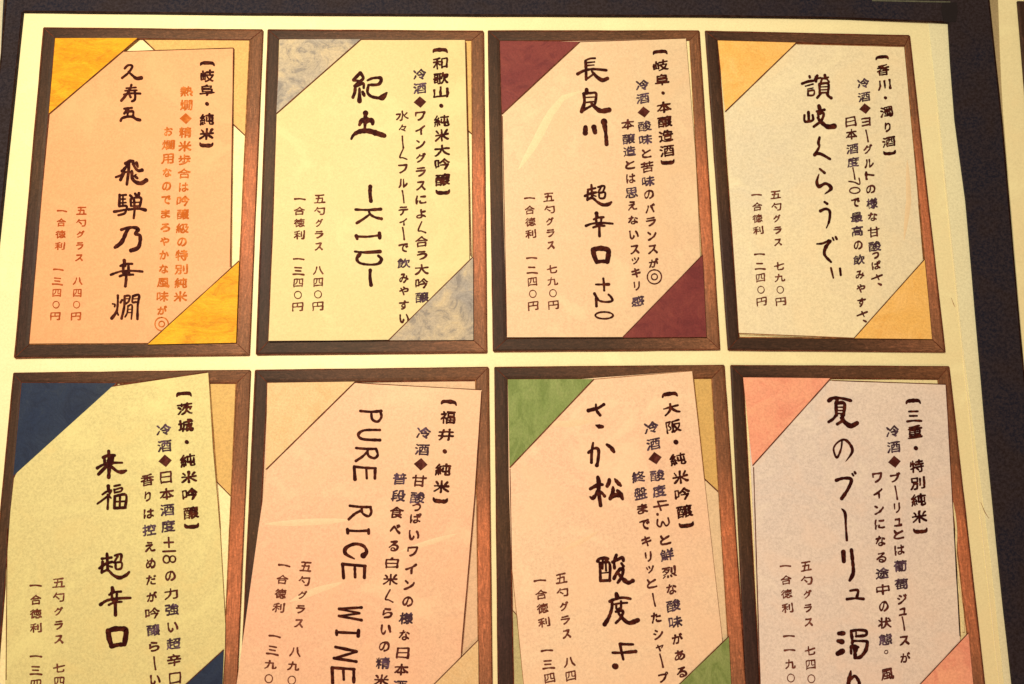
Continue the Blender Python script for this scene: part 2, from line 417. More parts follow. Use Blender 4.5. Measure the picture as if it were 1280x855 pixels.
_seed = [0]
SMALL = set('っッュィゃャぃ。')
def place(I, ch, x, y, w, h, tilt, fat, alt=None):
    """one small handwritten character"""
    _seed[0] += 1; sd = _seed[0]*0.73
    if ch in ' _': return
    c, s = math.cos(tilt), math.sin(tilt)
    def S(pts, wd, ws=None): I.stroke([(x+c*a-s*b, y+s*a+c*b) for a, b in pts], wd, ws)
    T = max(1.6, w*0.135)
    jr = tilt + 0.05*mnoise.noise(Vector((sd, 0, 5)))
    if ch == '【': S([(-w*.44, h*.05), (-w*.34, -h*.10), (0, -h*.13), (w*.34, -h*.10), (w*.46, h*.08)], T*1.55, [.5, 1.1, 1.2, 1.1, .45]); return
    if ch == '】': S([(-w*.42, -h*.10), (-w*.32, h*.06), (0, h*.09), (w*.32, h*.06), (w*.42, -h*.12)], T*1.65, [.5, 1.1, 1.2, 1.1, .45]); return
    if ch == '・': S([(0, 0), (.5, .4)], T*1.9); return
    if ch == '◆':
        I.loops.append([(x+c*a-s*b, y+s*a+c*b) for a, b in ((0, -h*.50), (w*.46, -.04*h), (.04*w, h*.46), (-w*.46, 0))]); I.marks.append(len(I.loops)); return
    if ch in 'ーｌ－': S([(-.05*w, -h*.52), (.02*w, 0), (.06*w, h*.5)], T*.95, [1.0, .85, 1.1]); return
    if ch == 'し': S([(-.02*w, -h*.5), (0, 0), (.05*w, h*.48)], T*.95, [1.0, .8, 1.1]); return
    if ch == 'く': S([(.04*w, -h*.5), (-.22*w, h*.22), (.0, h*.28), (.30*w, h*.42)], T*.9, [.8, 1, .8, 1.0]); return
    if ch == '〇':
        S([(w*.30*math.sin(k*math.pi/5), -h*.38*math.cos(k*math.pi/5)) for k in range(11)], T*.62); return
    if ch == '◎':
        for r in (.52, .22): S([(w*r*math.sin(k*math.pi/6), -w*r*math.cos(k*math.pi/6)) for k in range(13)], T*.75)
        return
    if ch == '一': S([(-w*.42, h*.02), (0, -.02*h), (w*.44, h*.05)], T*1.1, [1.2, .8, 1.1]); return
    if ch == '三':
        S([(-w*.30, -h*.34), (w*.26, -h*.32)], T); S([(-w*.26, -.02*h), (w*.20, 0)], T); S([(-w*.44, h*.36), (0, h*.33), (w*.46, h*.38)], T*1.2, [1, .8, 1.1]); return
    if ch == '二':
        S([(-w*.28, -h*.28), (w*.24, -h*.25)], T*1.1); S([(-w*.42, h*.32), (0, h*.29), (w*.46, h*.36)], T*1.2, [1, .8, 1.1]); return
    if ch == 'さ':
        S([(-w*.42, -h*.12), (w*.40, -h*.42)], T*1.05, [.8, 1.2]); S([(-.02*w, -h*.46), (w*.14, -.02*h)], T, [1, .8]); S([(w*.06, h*.32), (w*.26, h*.44)], T*1.2, [.8, 1.2]); return
    if ch in '2034781+.':                                   # figures, turned a quarter clockwise
        def R(pts, wd, ws=None): S([(-b*w, a*h) for a, b in pts], wd, ws)
        if ch == '+': S([(-w*.30, 0), (w*.30, 0)], T); S([(0, -h*.36), (0, h*.36)], T)
        elif ch == '.': S([(-w*.30, 0), (-w*.30, .6)], T*1.4)
        elif ch == '1': R([(0, -.42), (0, .42)], T)
        elif ch == '0': R([(.26*math.sin(k*math.pi/6), -.42*math.cos(k*math.pi/6)) for k in range(13)], T*.85)
        elif ch == '8':
            R([(.24*math.sin(k*math.pi/4), -.21-.20*math.cos(k*math.pi/4)) for k in range(9)], T*.85); R([(.28*math.sin(k*math.pi/4), .21-.22*math.cos(k*math.pi/4)) for k in range(9)], T*.85)
        elif ch == '7': R([(-.28, -.40), (.26, -.42), (.05, 0), (-.05, .44)], T*.9)
        elif ch == '4': S([(.39*w, -.31*h), (-.18*w, -.33*h)], T); S([(-.18*w, -.33*h), (-.04*w, .33*h)], T); S([(-.48*w, .04*h), (.48*w, 0)], T)
        elif ch == '3': S([(-.34*w, -.26*h), (-.40*w, .12*h), (-.20*w, .30*h), (-.02*w, -.06*h), (.18*w, .28*h), (.40*w, .10*h), (.38*w, -.28*h)], T*.9)
        return
    kana = ('\u3040' <= ch <= '\u30ff')
    ww, hh = w, h
    ww, hh = w*.92, h*.86
    if kana: ww, hh = w*.68, h*.74
    if ch in SMALL: ww, hh = w*.55, h*.55
    if ch == '。': ww, hh = w*.3, w*.3
    if ch in '々': ww, hh = w*.55, h*.6
    if ch in '日白口四': ww *= .86
    if ch in 'リり': ww *= .62
    if ch in '米来大水': ww *= 1.04
    g = 1.0+0.10*mnoise.noise(Vector((sd, 3, 5)))
    I.glyph(ch, x+.3*mnoise.noise(Vector((sd, 1, 1))), y+.4*mnoise.noise(Vector((sd, 2, 1))), ww*g, hh*(2-g)*0.98, jr, sd, fat*(1.45 if kana else 1.0), 2, shear=-0.09)

def column(text, first, last, w, h, fat=0.033, ys=None):
    """place a column of characters from first centre to last centre; ys overrides the heights"""
    n = len(text); out = []
    tilt = -math.atan2(last[0]-first[0], last[1]-first[1])
    for i, ch in enumerate(text):
        t = i/(n-1)
        if ys: t = (ys[i]-first[1])/(last[1]-first[1])
        out.append((ch, first[0]+(last[0]-first[0])*t, first[1]+(last[1]-first[1])*t, w, h, tilt, fat))
    return out

DENSE = set('冷酒燗熱酸醸味強鮮終盤葡萄途態飲最高徳精普段様超控感思造度')
def letter(name, cols, z, parent, mat=None, label=None):
    """each column of handwriting is one part; its densest characters are a greyer violet"""
    for c in cols:
        a, b = Ink(), Ink()
        for g in c: place(b if (mat is None and g[0] in DENSE) else a, *g)
        o = a.build(name, z+0.00006, mat or M['desc'], parent, label)
        o['kind'] = 'stuff'
        if b.loops or b.strokes:
            o2 = b.build(name, z+0.00006, M['violet'], parent)
            bm = bmesh.new(); bm.from_mesh(o.data); n = len(bm.faces); bm.from_mesh(o2.data); bm.faces.ensure_lookup_table()
            for f in bm.faces[n:]: f.material_index = 1
            o.data.materials.append(M['violet']); bm.to_mesh(o.data); bm.free(); bpy.data.objects.remove(o2)

# ------------------------------------------------------------------ table, page, cover, next page
def quadmesh(name, pts, z0, z1, mat, parent=None): return sheet(name, pts, z0, z1, mat, parent, wob=False)
tb = bpy.data.meshes.new('table'); tb.from_pydata([(-.6, -.5, -.012), (.6, -.5, -.012), (.6, .6, -.012), (-.6, .6, -.012)], [], [(0, 1, 2, 3)])
tbm = paper('pale_table', (0.62, 0.60, 0.48), (0.50, 0.48, 0.40), 0.7, 30, 0.1, 0.5); tb.materials.append(tbm)
to = bpy.data.objects.new('table', tb); COL.objects.link(to); to['kind'] = 'structure'

pg = thing('menu_page', 'large cream page with brown framed cards in rows, dark cover all round it', 'menu page', P(600, 430, 0))
page_pts = [(29.8, 15.5), (180, 17.5), (320, 18.6), (600, 20), (880, 21), (1030, 23), (1160, 27), (1174, 150), (1203, 430), (1238, 700), (1266, 960), (-70, 960), (-34, 620), (6, 240)]
sheet('paper', page_pts, -0.0006, 0.0, M['page'], pg)
sheet('sleeve_margin', [(1160.3, 27), (1185, 29.5), (1188, 80), (1193.5, 150), (1207, 250), (1223, 435), (1234, 560), (1250, 720), (1276, 960), (1266.5, 960), (1238.3, 700), (1203.3, 430), (1174.3, 150)], -0.0006, 0.0001, M['margin'], pg, 'greyer plastic margin at the right edge of the page')
sm = strip('seam', subdiv((1172, 140), (1194, 350)) + subdiv((1196, 370), (1216, 560)) + subdiv((1218, 580), (1251, 870)), 1.3, 0.00018, paper('seam_plastic', (0.86, 0.80, 0.56), None, speck=.02, rough=.3), pg)
strip('crease', [(1226, 628), (1231, 640), (1236, 648)], 1.2, 0.00017, M['softline'], pg, True)
strip('crease', [(1189, 372), (1192, 380), (1194, 384)], 1.0, 0.00017, M['softline'], pg, True)

cv = thing('menu_cover', 'dark leatherette menu cover showing as a black navy band around the cream page', 'menu cover', P(700, 10, 0))
cover_z = 0.0008
band = [(7, -60), (1231, -60), (1236.5, 0), (1251, 140), (1277, 440), (1305, 700), (1332, 960), (1277.5, 960), (1251, 720), (1235, 560), (1224, 435), (1208, 250), (1194.5, 150), (1189, 80), (1186, 28.5),
        (1160, 26), (1030, 22), (880, 20), (600, 19), (320, 17.6), (180, 16.5), (28.5, 14.5), (5, 238), (-35, 620), (-71, 960), (-105, 960), (-60, 620), (1, 66)]
sheet('cover_panel', band, -0.003, cover_z, M['leather'], cv)
strip('inner_edge', subdiv((29, 14), (320, 17.2), 30) + subdiv((350, 17.2), (600, 18.6), 30) + subdiv((630, 18.7), (880, 19.6), 30) + subdiv((910, 20), (1030, 21.6), 30) + subdiv((1060, 22.5), (1184, 27.6), 30), 2.3, cover_z+.00003, M['edge'], cv)
strip('inner_edge', subdiv((27.5, 15), (4, 238), 30) + subdiv((2, 258), (-20, 470), 30), 2.2, cover_z+.00003, M['edge'], cv)
strip('outer_edge', subdiv((1236, 0), (1251, 140), 30) + subdiv((1253, 160), (1277, 440), 30) + subdiv((1279, 460), (1290, 560), 30), 2.6, cover_z+.00003, M['edge'], cv)
strip('outer_edge', subdiv((8, -4), (2, 66), 20) + subdiv((1, 76), (-6, 130)), 2.2, cover_z+.00003, M['edge'], cv)
sheet('corner_tab', [(1178, 3), (1196, 3), (1197, 14), (1195, 27), (1180, 28), (1177, 14)], cover_z, cover_z+.00012, M['tab'], cv, 'black tab at the top right corner of the page')
strip('sleeve_edge', subdiv((1090, 0.5), (1188, 2.5), 30), 2.4, cover_z+.0001, paper('grey_plastic', (0.12, 0.13, 0.10), None, speck=.2), cv)

np_ = thing('menu_page', 'second cream page cut off at the far right edge beyond the black band', 'menu page', P(1262, 60, 0))
sheet('paper', [(1247, -60), (1248, 0), (1250, 60), (1254, 140), (1279, 440), (1340, 960), (1900, 960), (1800, -60)], -0.0006, 0.0009, M['page'], np_)
sheet('page_edge', [(1233, -60), (1237.3, 0), (1252, 140), (1263, 260), (1262, 262), (1253.5, 140), (1249.6, 60), (1247.6, 0), (1246.6, -60)], -0.0006, 0.00075, paper('worn_edge', (0.36, 0.30, 0.17), (0.5, 0.4, 0.24), .6, 60, .1), np_)

# ------------------------------------------------------------------ eight framed cards
def lerp(a, b, t): return (a[0]+(b[0]-a[0])*t, a[1]+(b[1]-a[1])*t)
def frame(label, O, I, tl_diag, br_diag, tr_diag, pocket_mat, pocket_word, bl_diag=None, back=None, pocket_label=None, pocket_z=Z_POCKET, br_mat=None, group='wooden frames laid out on the cream page'):
    """O, I: outer and inner corners TL TR BR BL; diag: the two ends of each corner paper's slanting edge"""
    c = lerp(lerp(O[0], O[2], .5), lerp(O[1], O[3], .5), .5)
    t = thing('picture_frame', label, 'frame', P(c[0], c[1], 0), group)
    e = 1.5
    sheet('backing_sheet', [(I[0][0]-e, I[0][1]-e), (I[1][0]+e, I[1][1]-e), (I[2][0]+e, I[2][1]+e), (I[3][0]-e, I[3][1]+e)], 0.0, Z_BACK, back or M['backing'], t, wob=False)
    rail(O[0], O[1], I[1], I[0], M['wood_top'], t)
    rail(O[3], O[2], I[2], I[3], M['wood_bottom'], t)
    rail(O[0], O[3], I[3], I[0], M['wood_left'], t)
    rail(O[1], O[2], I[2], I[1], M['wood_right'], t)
    for k, (a, b) in enumerate(((O[0], O[1]), (O[1], O[2]), (O[2], O[3]), (O[3], O[0]))):
        strip('outline', subdiv(a, b, 25), 2.2, 0.00054, M['line'], t)
    for k, (a, b) in enumerate(((I[0], I[1]), (I[1], I[2]), (I[2], I[3]), (I[3], I[0]))):
        strip('inner_shadow_line', subdiv(a, b, 25), 1.7, 0.00054, M['line'] if k in (0, 3) else M['softline'], t)  # outline and inner shadow of the frame painted as dark strips
    for a, b in zip(O, I): strip('mitre_joint', subdiv(a, b, 6), 1.1, Z_RAIL+.00001, M['line'], t, True)
    def pocket(name, corner, d, mat, z, lab, lm, lw, thick=.00012):
        sheet(name, [d[0], corner, d[1]], z-thick, z, mat, t, lab)
        strip('fold_shadow_line', subdiv(d[0], d[1], 14), lw, z+.00003, lm, t)  # dark strip paints the fold's shadow together with its outline
    if tr_diag: pocket('corner_paper', I[1], tr_diag, M['tan'], Z_TAN, 'tan corner paper at the top right, under the slip', M['line'], 1.9)
    if bl_diag: pocket('corner_paper', I[3], bl_diag, br_mat or M['tan'], Z_TAN, 'corner paper at the bottom left, under the slip', M['line'], 1.4)
    pocket('corner_paper', I[0], tl_diag, pocket_mat, pocket_z, pocket_word+' corner paper at the top left', M['line'], 1.5)
    pocket('corner_paper', I[2], br_diag, br_mat if (br_mat and not bl_diag) else pocket_mat, Z_POCKET, pocket_word+' corner paper at the bottom right', M['line'], 1.5)
    return t
def slip(label, pts, mat, lines=(), z=Z_SLIP):
    cx = sum(p[0] for p in pts)/len(pts); cy = sum(p[1] for p in pts)/len(pts)
    t = thing('menu_slip', label, 'menu slip', P(cx, cy, Z_RAIL), 'handwritten menu slips tucked into the wooden frames')
    sheet('paper', pts, z-.00013, z, mat, t)
    for a, b, w, m in lines: strip('edge_shadow_line', subdiv(a, b, 18), w, z+.00002, M[m], t)  # dark strips paint the shadow and outline along the slip's edges
    return t

gold = washi('gold_paper', (0.68, 0.33, 0.008), (0.88, 0.50, 0.025), (0.52, 0.19, 0.006), 150, (.55, 1.3, 1), .6, 1)
grey = washi('marbled_grey_paper', (0.34, 0.325, 0.33), (0.60, 0.50, 0.34), (0.20, 0.19, 0.205), 130, (.9, 1, 1), .75, 2)
wine = washi('wine_red_paper', (0.175, 0.032, 0.038), (0.24, 0.055, 0.05), (0.13, 0.022, 0.030), 110, (1, 1, 1), .7, 3, .4)
apricot = washi('apricot_paper', (0.86, 0.53, 0.155), (0.92, 0.60, 0.24), (0.78, 0.42, 0.10), 110, (1, 1, 1), .5, 4, .4)
navy = washi('navy_paper', (0.014, 0.028, 0.078), (0.028, 0.042, 0.075), (0.010, 0.018, 0.05), 120, (1, 1, 1), .6, 5, .4)
peach = washi('peach_paper', (0.70, 0.52, 0.30), (0.76, 0.55, 0.33), (0.64, 0.43, 0.22), 110, (1, 1, 1), .5, 6, .3)
green = washi('green_paper', (0.19, 0.28, 0.085), (0.30, 0.36, 0.15), (0.13, 0.20, 0.05), 120, (1.2, .7, 1), .6, 7, .5)
coral = washi('coral_paper', (0.857, 0.389, 0.281), (0.898, 0.454, 0.292), (0.755, 0.281, 0.205), 100, (0.930, 0.930, 0.930), .6, 8, .4)

frame('wooden frame at the top left with gold orange corner papers',
      [(54.7, 34.8), (328, 37.5), (311, 443.5), (18.2, 447)], [(69, 47.7), (312, 49.8), (295, 428.3), (36.5, 430.4)],
      ((172.7, 47.5), (61, 142.5)), ((298.8, 326), (183.8, 430.5)), ((178, 48.3), (307, 170)), gold, 'gold orange')
frame('wooden frame with marbled grey corner papers around the pale yellow slip',
      [(335.2, 37.3), (603.8, 39.1), (608, 440.3), (320.6, 443)], [(349.5, 49.2), (589.5, 50.2), (591.7, 425), (335.4, 426.5)],
      ((451.2, 49), (345.5, 141.8)), ((591.3, 321), (485.6, 425.3)), ((458, 49.7), (590.3, 168)), grey, 'marbled grey')
frame('wooden frame in the top row with wine red corner papers',
      [(610.3, 38.6), (873.5, 38.8), (899.5, 436.7), (616.8, 439)], [(625, 51.2), (862, 50), (883, 421.3), (634.2, 422.8)],
      ((724.8, 52), (627.4, 142.5)), ((878.2, 318.6), (778, 422)), None, wine, 'wine red')
frame('wooden frame at the top right with apricot orange corner papers',
      [(881.6, 39), (1136.5, 44.7), (1181, 439.7), (910.3, 437.2)], [(897.2, 50.6), (1131, 57.2), (1165, 423.8), (923.8, 421.6)],
      ((995.6, 53.3), (906.4, 139.5)), ((1155.8, 324), (1067.5, 422.8)), None, apricot, 'apricot orange')
frame('wooden frame at the lower left with navy blue corner papers',
      [(17.2, 466.5), (312.5, 463), (293, 915), (-26, 918)], [(27, 478.6), (295, 479), (276.5, 898), (-8, 901)],
      ((146, 478.9), (16.5, 596)), ((279.6, 812), (184, 899)), ((150, 479), (291, 622.8)), navy, 'navy blue', pocket_z=Z_SLIP-.0002)
frame('wooden frame in the lower row with peach corner papers around the tilted slip',
      [(319.3, 463), (610, 459.3), (615.2, 914), (298.5, 916)], [(334.2, 478.6), (594.5, 475.4), (598.6, 898), (313.5, 900)],
      ((444, 477), (332.2, 587)), ((597.8, 800), (499, 899)), None, peach, 'peach', back=paper('peach_backing', (0.720, 0.495, 0.340), None, speck=.08))
frame('wooden frame in the lower row with leaf green corner papers',
      [(618.5, 459.3), (904.8, 456.8), (936, 912), (623.5, 914)], [(634.7, 474.2), (889.4, 472.7), (916, 896), (642.8, 898)],
      ((742.3, 473.8), (637, 584.5)), ((911, 795.5), (806, 897)), ((748, 474), (900.3, 617)), green, 'leaf green', bl_diag=((640.8, 763), (760, 897)), back=paper('pinkish_backing', (0.756, 0.586, 0.400), None, speck=.08), br_mat=paper('pale_olive_paper', (0.504, 0.468, 0.252), None, speck=.1))
frame('wooden frame at the lower right with coral pink corner papers',
      [(913.4, 457), (1186, 458.4), (1237, 912), (935, 914)], [(929, 471.8), (1172.5, 474), (1220.5, 895), (952, 897)],
      ((1038.5, 472.8), (940.6, 582)), ((1210.5, 791), (1112, 896)), None, coral, 'coral pink')
nf = thing('picture_frame', 'wooden frame cut off by the right edge of the photo, on the second page', 'frame', P(1300, 200, 0.0009), 'wooden frames laid out on the cream page')
zz = [(1270, 3), (1640, 5), (1700, 440), (1306, 437)]
def rail2():
    for q, m in (((zz[0], zz[1], (1625, 18), (1285, 16)), 'wood_top'), ((zz[0], zz[3], (1322, 420), (1285, 16)), 'wood_left')):
        for o in (rail(*q, M[m], nf),):
            o.location.z += 0.0009
rail2()
sheet('backing_sheet', [(1284, 15), (1626, 17), (1690, 425), (1321, 421)], 0.0009, 0.00115, M['backing'], nf, wob=False)

S = {}
S[1] = slip('salmon orange slip with orange side notes in the top left frame', [(70, 67), (291.8, 59.8), (290, 220), (287.6, 428), (36.8, 429.5), (53, 240), (62.5, 140)],
    paper('salmon_slip', (0.702, 0.374, 0.193), (0.718, 0.395, 0.206), .5, 25, .07, cloud=.42, bump=.4, seed=11), [((155, 64.3), (291.8, 60), 1.4, 'line'), ((291.8, 60), (287.8, 334), 1.5, 'line')])
S[2] = slip('pale yellow slip whose title ends in the sideways letters KID', [(349, 50), (581, 50), (585.4, 240), (588.6, 424.5), (335.6, 426), (341, 300)],
    paper('pale_yellow_slip', (0.669, 0.587, 0.325), (0.654, 0.541, 0.263), .6, 18, .06, cloud=.42, bump=.4, seed=12), [((582, 52), (588.4, 320), 1.3, 'line'), ((336, 427), (487, 425.2), 1.4, 'edge')])
S[3] = slip('creamy beige slip with +20 at the foot of its title', [(626, 54), (857.3, 47.6), (869, 190), (880, 421), (633.7, 421.5), (629, 250)],
    paper('beige_slip', (0.720, 0.566, 0.392), (0.78, 0.54, 0.38), .8, 12, .07, cloud=.42, bump=.4, seed=13), [((725, 52.3), (857, 47.8), 1.3, 'line'), ((634, 422), (780, 422), 1.4, 'edge'), ((628, 145), (633.5, 420), 1.2, 'line')])
S[4] = slip('greyish cream slip with flowing kana title in the top right frame', [(900, 54), (995, 54.8), (1130, 57.8), (1145, 220), (1153.5, 325), (1160, 422), (1067.5, 422), (923.8, 416)],
    paper('grey_cream_slip', (0.849, 0.769, 0.550), (0.743, 0.699, 0.575), .8, 16, .08, cloud=.25, bump=.4, seed=14), [((996, 55), (1130, 58.4), 1.2, 'softline'), ((1148, 255), (1154.4, 324), 1.1, 'softline'), ((924, 417), (1066, 422.5), 1.2, 'softline')])
S[5] = slip('khaki yellow slip poking over the frame at the lower left', [(139.5, 483.7), (260.3, 465.9), (266, 560), (274.7, 660), (281.6, 781), (281, 815), (276, 899), (6, 900), (7.6, 715), (13, 640), (17.5, 598), (21, 591)],
    paper('khaki_slip', (0.680, 0.626, 0.308), (0.646, 0.589, 0.308), .6, 18, .09, cloud=.42, bump=.4, seed=15), [((141, 482.6), (259, 465.2), 1.8, 'line'), ((260.6, 467), (274.7, 660), 1.0, 'softline'), ((9, 660), (7.6, 850), 1.3, 'line')])
S[6] = slip('peach pink slip titled PURE RICE WINE in sideways capitals', [(350, 480.5), (444, 479), (602.3, 487), (593.2, 622), (576.4, 815), (568, 905), (290, 895), (305, 790), (323.2, 660)],
    paper('peach_pink_slip', (0.771, 0.536, 0.376), (0.857, 0.446, 0.330), .75, 14, .08, cloud=.42, bump=.4, seed=16), [((446, 478.6), (602, 487.4), 1.2, 'line'), ((602, 489), (593.2, 622), 1.3, 'line'), ((593.2, 622), (576.4, 816), 1.3, 'line')])
S[7] = slip('pale peach slip rising above the frame with green corners', [(634.7, 481), (865, 463.2), (880.4, 600), (902, 793), (912, 898), (658, 899), (646.5, 769), (639.6, 712), (636, 600)],
    paper('pale_peach_slip', (0.823, 0.630, 0.461), (0.840, 0.485, 0.372), .7, 13, .08, cloud=.42, bump=.4, seed=17), [((742, 474.2), (865, 463.6), 1.1, 'softline'), ((866, 465), (880.6, 600), 1.0, 'softline'), ((637.5, 586), (639.8, 712), 1.2, 'line'), ((640, 712), (657, 880), .8, 'softline')])
S[8] = slip('pale grey beige slip in the lower right frame beside coral corners', [(933, 473), (1182, 480), (1192.5, 660), (1200, 797), (1205, 896), (951.5, 897), (945, 720)],
    paper('grey_beige_slip', (0.798, 0.701, 0.651), (0.707, 0.644, 0.651), .7, 18, .09, cloud=.42, bump=.4, seed=18), [((1040, 475.6), (1182, 480.4), 1.5, 'line'), ((1182.5, 481), (1192.5, 660), 1.4, 'line'), ((1192.5, 660), (1200, 795), 1.8, 'edge'), ((942, 584), (951, 880), 1.6, 'line')])
strip('curled_edge', [(1190.5+12.5*(i/24)+2.2*math.sin(i/24*9), 628+162*i/24) for i in range(25)], 3.2, Z_SLIP-.00008, paper('curled_edge', (0.80, 0.72, 0.42), None, speck=.1), S[8])

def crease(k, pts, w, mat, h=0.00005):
    """a soft raised fold on the slip; its material paints a glossy streak"""
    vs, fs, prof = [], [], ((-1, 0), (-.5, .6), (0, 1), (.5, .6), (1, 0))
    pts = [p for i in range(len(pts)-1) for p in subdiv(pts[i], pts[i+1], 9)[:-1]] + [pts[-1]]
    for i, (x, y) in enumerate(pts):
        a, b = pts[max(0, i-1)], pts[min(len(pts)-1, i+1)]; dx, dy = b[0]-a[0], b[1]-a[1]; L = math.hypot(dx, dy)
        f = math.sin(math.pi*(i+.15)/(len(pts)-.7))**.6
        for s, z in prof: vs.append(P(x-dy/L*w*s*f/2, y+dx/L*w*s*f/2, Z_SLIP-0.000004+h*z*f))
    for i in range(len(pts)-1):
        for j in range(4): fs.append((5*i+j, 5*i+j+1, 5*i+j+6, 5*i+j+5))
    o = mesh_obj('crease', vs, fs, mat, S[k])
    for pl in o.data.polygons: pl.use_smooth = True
cr3 = paper('beige_gloss_streak', (0.80, 0.65, 0.44), None, speck=.05, rough=.35)  # pale tone paints the sleeve's soft glow along the folds
cr6 = paper('peach_gloss_streak', (0.82, 0.60, 0.42), None, speck=.05, rough=.35)
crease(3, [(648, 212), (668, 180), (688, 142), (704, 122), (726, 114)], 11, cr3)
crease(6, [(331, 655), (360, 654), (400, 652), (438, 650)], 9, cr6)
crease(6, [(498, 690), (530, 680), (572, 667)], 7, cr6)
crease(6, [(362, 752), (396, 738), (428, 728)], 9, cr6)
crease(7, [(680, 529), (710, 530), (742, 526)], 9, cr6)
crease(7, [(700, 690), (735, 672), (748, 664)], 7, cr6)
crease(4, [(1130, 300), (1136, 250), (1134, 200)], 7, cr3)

# ------------------------------------------------------------------ side notes, headings and prices
def notes(k, heading, desc, price, dmat=None, pmat=None):
    z = Z_SLIP
    letter('heading_lettering', [[g[:6]+(0.038,) for g in c] for c in heading], z, S[k], M['ink'])
    letter('description_lettering', desc, z, S[k], dmat)
    letter('price_lettering', price, z, S[k], pmat or M['price'])
M['price'] = ink('price_ink', (0.10, 0.022, 0.012), (0.20, 0.07, 0.05))
notes(1, [column('【岐阜・純米】', (259, 80.6), (258, 180.5), 19, 16, ys=[80.6, 95, 112.6, 129.6, 149, 167.6, 180.5])],
      [column('熱燗◆精米歩合は吟醸級の特別純米', (233, 114.2), (225.3, 370.7), 16.5, 14.5), column('お燗用なのでまろやかな風味が◎', (210.5, 164), (202, 405), 16, 14)],
      [column('五勺グラス_八四〇円', (102, 263.5), (94.8, 395.4), 13, 11), column('一合徳利_一三四〇円', (77.4, 263.5), (69, 395.4), 13, 11)], M['orange_ink'], M['rust_ink'])
notes(2, [column('【和歌山・純米大吟醸】', (550, 64.3), (553.5, 239.6), 19.5, 16.5, ys=[64.3, 79, 97.8, 115, 132, 151, 169, 188, 205, 225, 239.6])],
      [column('冷酒◆ワイングラスによく合う大吟醸', (524.5, 93), (527.5, 371.5), 17.5, 15), column('水々しくフルーティーで飲みやすい', (503, 144.6), (505, 398), 17, 14.5, ys=[144.6, 160, 177.5, 193, 211, 229, 246, 263.5, 277.5, 292, 310, 329, 347.7, 363.7, 381.4, 398])],
      [column('五勺グラス_八四〇円', (399.4, 248.6), (397.2, 382.8), 14.5, 12), column('一合徳利_一三四〇円', (374.7, 248.6), (372, 383.6), 14.5, 12)])
notes(3, [column('【岐阜・本醸造酒】', (825, 66.4), (834.6, 202), 19, 16, ys=[66.4, 82, 99.6, 116, 134, 152, 170, 188.6, 202])],
      [column('冷酒◆酸味と苦味のバランスが◎', (802.4, 106), (818, 346), 17, 14.5), column('本醸造とは思えないスッキリ感', (784.7, 155.6), (797, 376.3), 16.5, 14.5, ys=[155.6, 173.7, 189, 206, 223, 241, 257, 275, 293.5, 312, 326, 341, 357.5, 376.3])],
      [column('五勺グラス_七九〇円', (686, 246.7), (691.8, 381.4), 14, 12), column('一合徳利_一二四〇円', (661.7, 247.5), (666.5, 382.2), 14, 12)])
notes(4, [column('【香川・濁り酒】', (1102.5, 73), (1112, 190.6), 17, 15, ys=[73, 87.5, 106, 122, 139.7, 158.7, 177.5, 190.6])],
      [column('冷酒◆ヨーグルトの様な甘酸っぱさ', (1079, 104), (1096.5, 350), 16, 14, ys=[104, 121, 136, 152.5, 170, 186.6, 204, 219, 236.6, 254, 271, 290, 308, 319, 331.5, 350]),
       column('日本酒度ー70で最高の飲みやすさ', (1063.4, 152), (1078, 396), 15.5, 14, ys=[152, 168, 186, 202.5, 217, 227, 238, 253.4, 271.6, 288.8, 306.6, 324.7, 343.4, 360.6, 377.8, 396])],
      [column('五勺グラス_七九〇円', (969.7, 243.4), (976, 377), 13.5, 11.5), column('一合徳利_一二四〇円', (945.6, 243.4), (951.9, 377), 13.5, 11.5)])
notes(5, [column('【茨城・純米吟醸】', (229.7, 494), (239.6, 657), 20, 17.5, ys=[494, 511, 532, 552.4, 575.6, 596.4, 618, 641, 657])],
      [column('冷酒◆日本酒度+18の力強い超辛口', (204.5, 537), (218.7, 848), 18.5, 16.5, ys=[537, 557.5, 576.3, 597, 617.5, 637.5, 657.6, 678, 689, 699, 720, 742, 762, 784, 804.7, 825, 848]),
       column('香りは控えめだが吟醸らしい', (184, 600), (194, 850), 18, 16)],
      [column('五勺グラス_七四〇円', (73, 728.5), (74, 888), 15.5, 13.5), column('一合徳利_一三四〇円', (44.5, 731.8), (44.8, 891), 15.5, 13.5)])
notes(6, [column('【福井・純米】', (561, 504.3), (550.3, 625), 20.5, 17.5, ys=[504.3, 521.8, 543.4, 564, 587, 608.5, 625])],
      [column('冷酒◆甘酸っぱいワインの様な日本酒', (529.5, 541), (499.5, 858), 19, 16.5, ys=[541, 562, 580.7, 601, 622, 634, 648, 669, 689.5, 711, 731, 752, 773, 794, 816.5, 837, 858]),
       column('普段食べる白米くらいの精米', (499.6, 598.7), (476.5, 850), 18.5, 16.5)],
      [column('五勺グラス_八九〇円', (382.2, 708.4), (362.5, 868), 15.5, 13.5), column('一合徳利_一三九〇円', (355.3, 706.6), (333.5, 866), 15.5, 13.5)])
notes(7, [column('【大阪・純米吟醸】', (837, 494.5), (858, 655.6), 20.5, 17.5, ys=[494.5, 511, 533, 552.4, 574, 596.4, 617.5, 639.4, 655.6])],
      [column('冷酒◆酸度4.3と鮮烈な酸味がある', (814, 534.4), (852, 840.4), 18.5, 16.5, ys=[534.4, 555, 573, 594, 614, 632, 642, 653, 674.7, 693.5, 715.4, 736.3, 757, 777.5, 798.4, 819, 840.4]),
       column('終盤までキリッとしたシャープ', (798, 596), (829.3, 846.6), 18, 16, ys=[596, 617, 636, 656, 676.5, 696, 712, 729, 750, 772, 793, 809.7, 826, 846.6])],
      [column('五勺グラス_八四〇円', (701.3, 723), (717, 880), 15.5, 13.5), column('一合徳利_一三四〇円', (674.7, 725.5), (690.5, 883), 15.5, 13.5)])
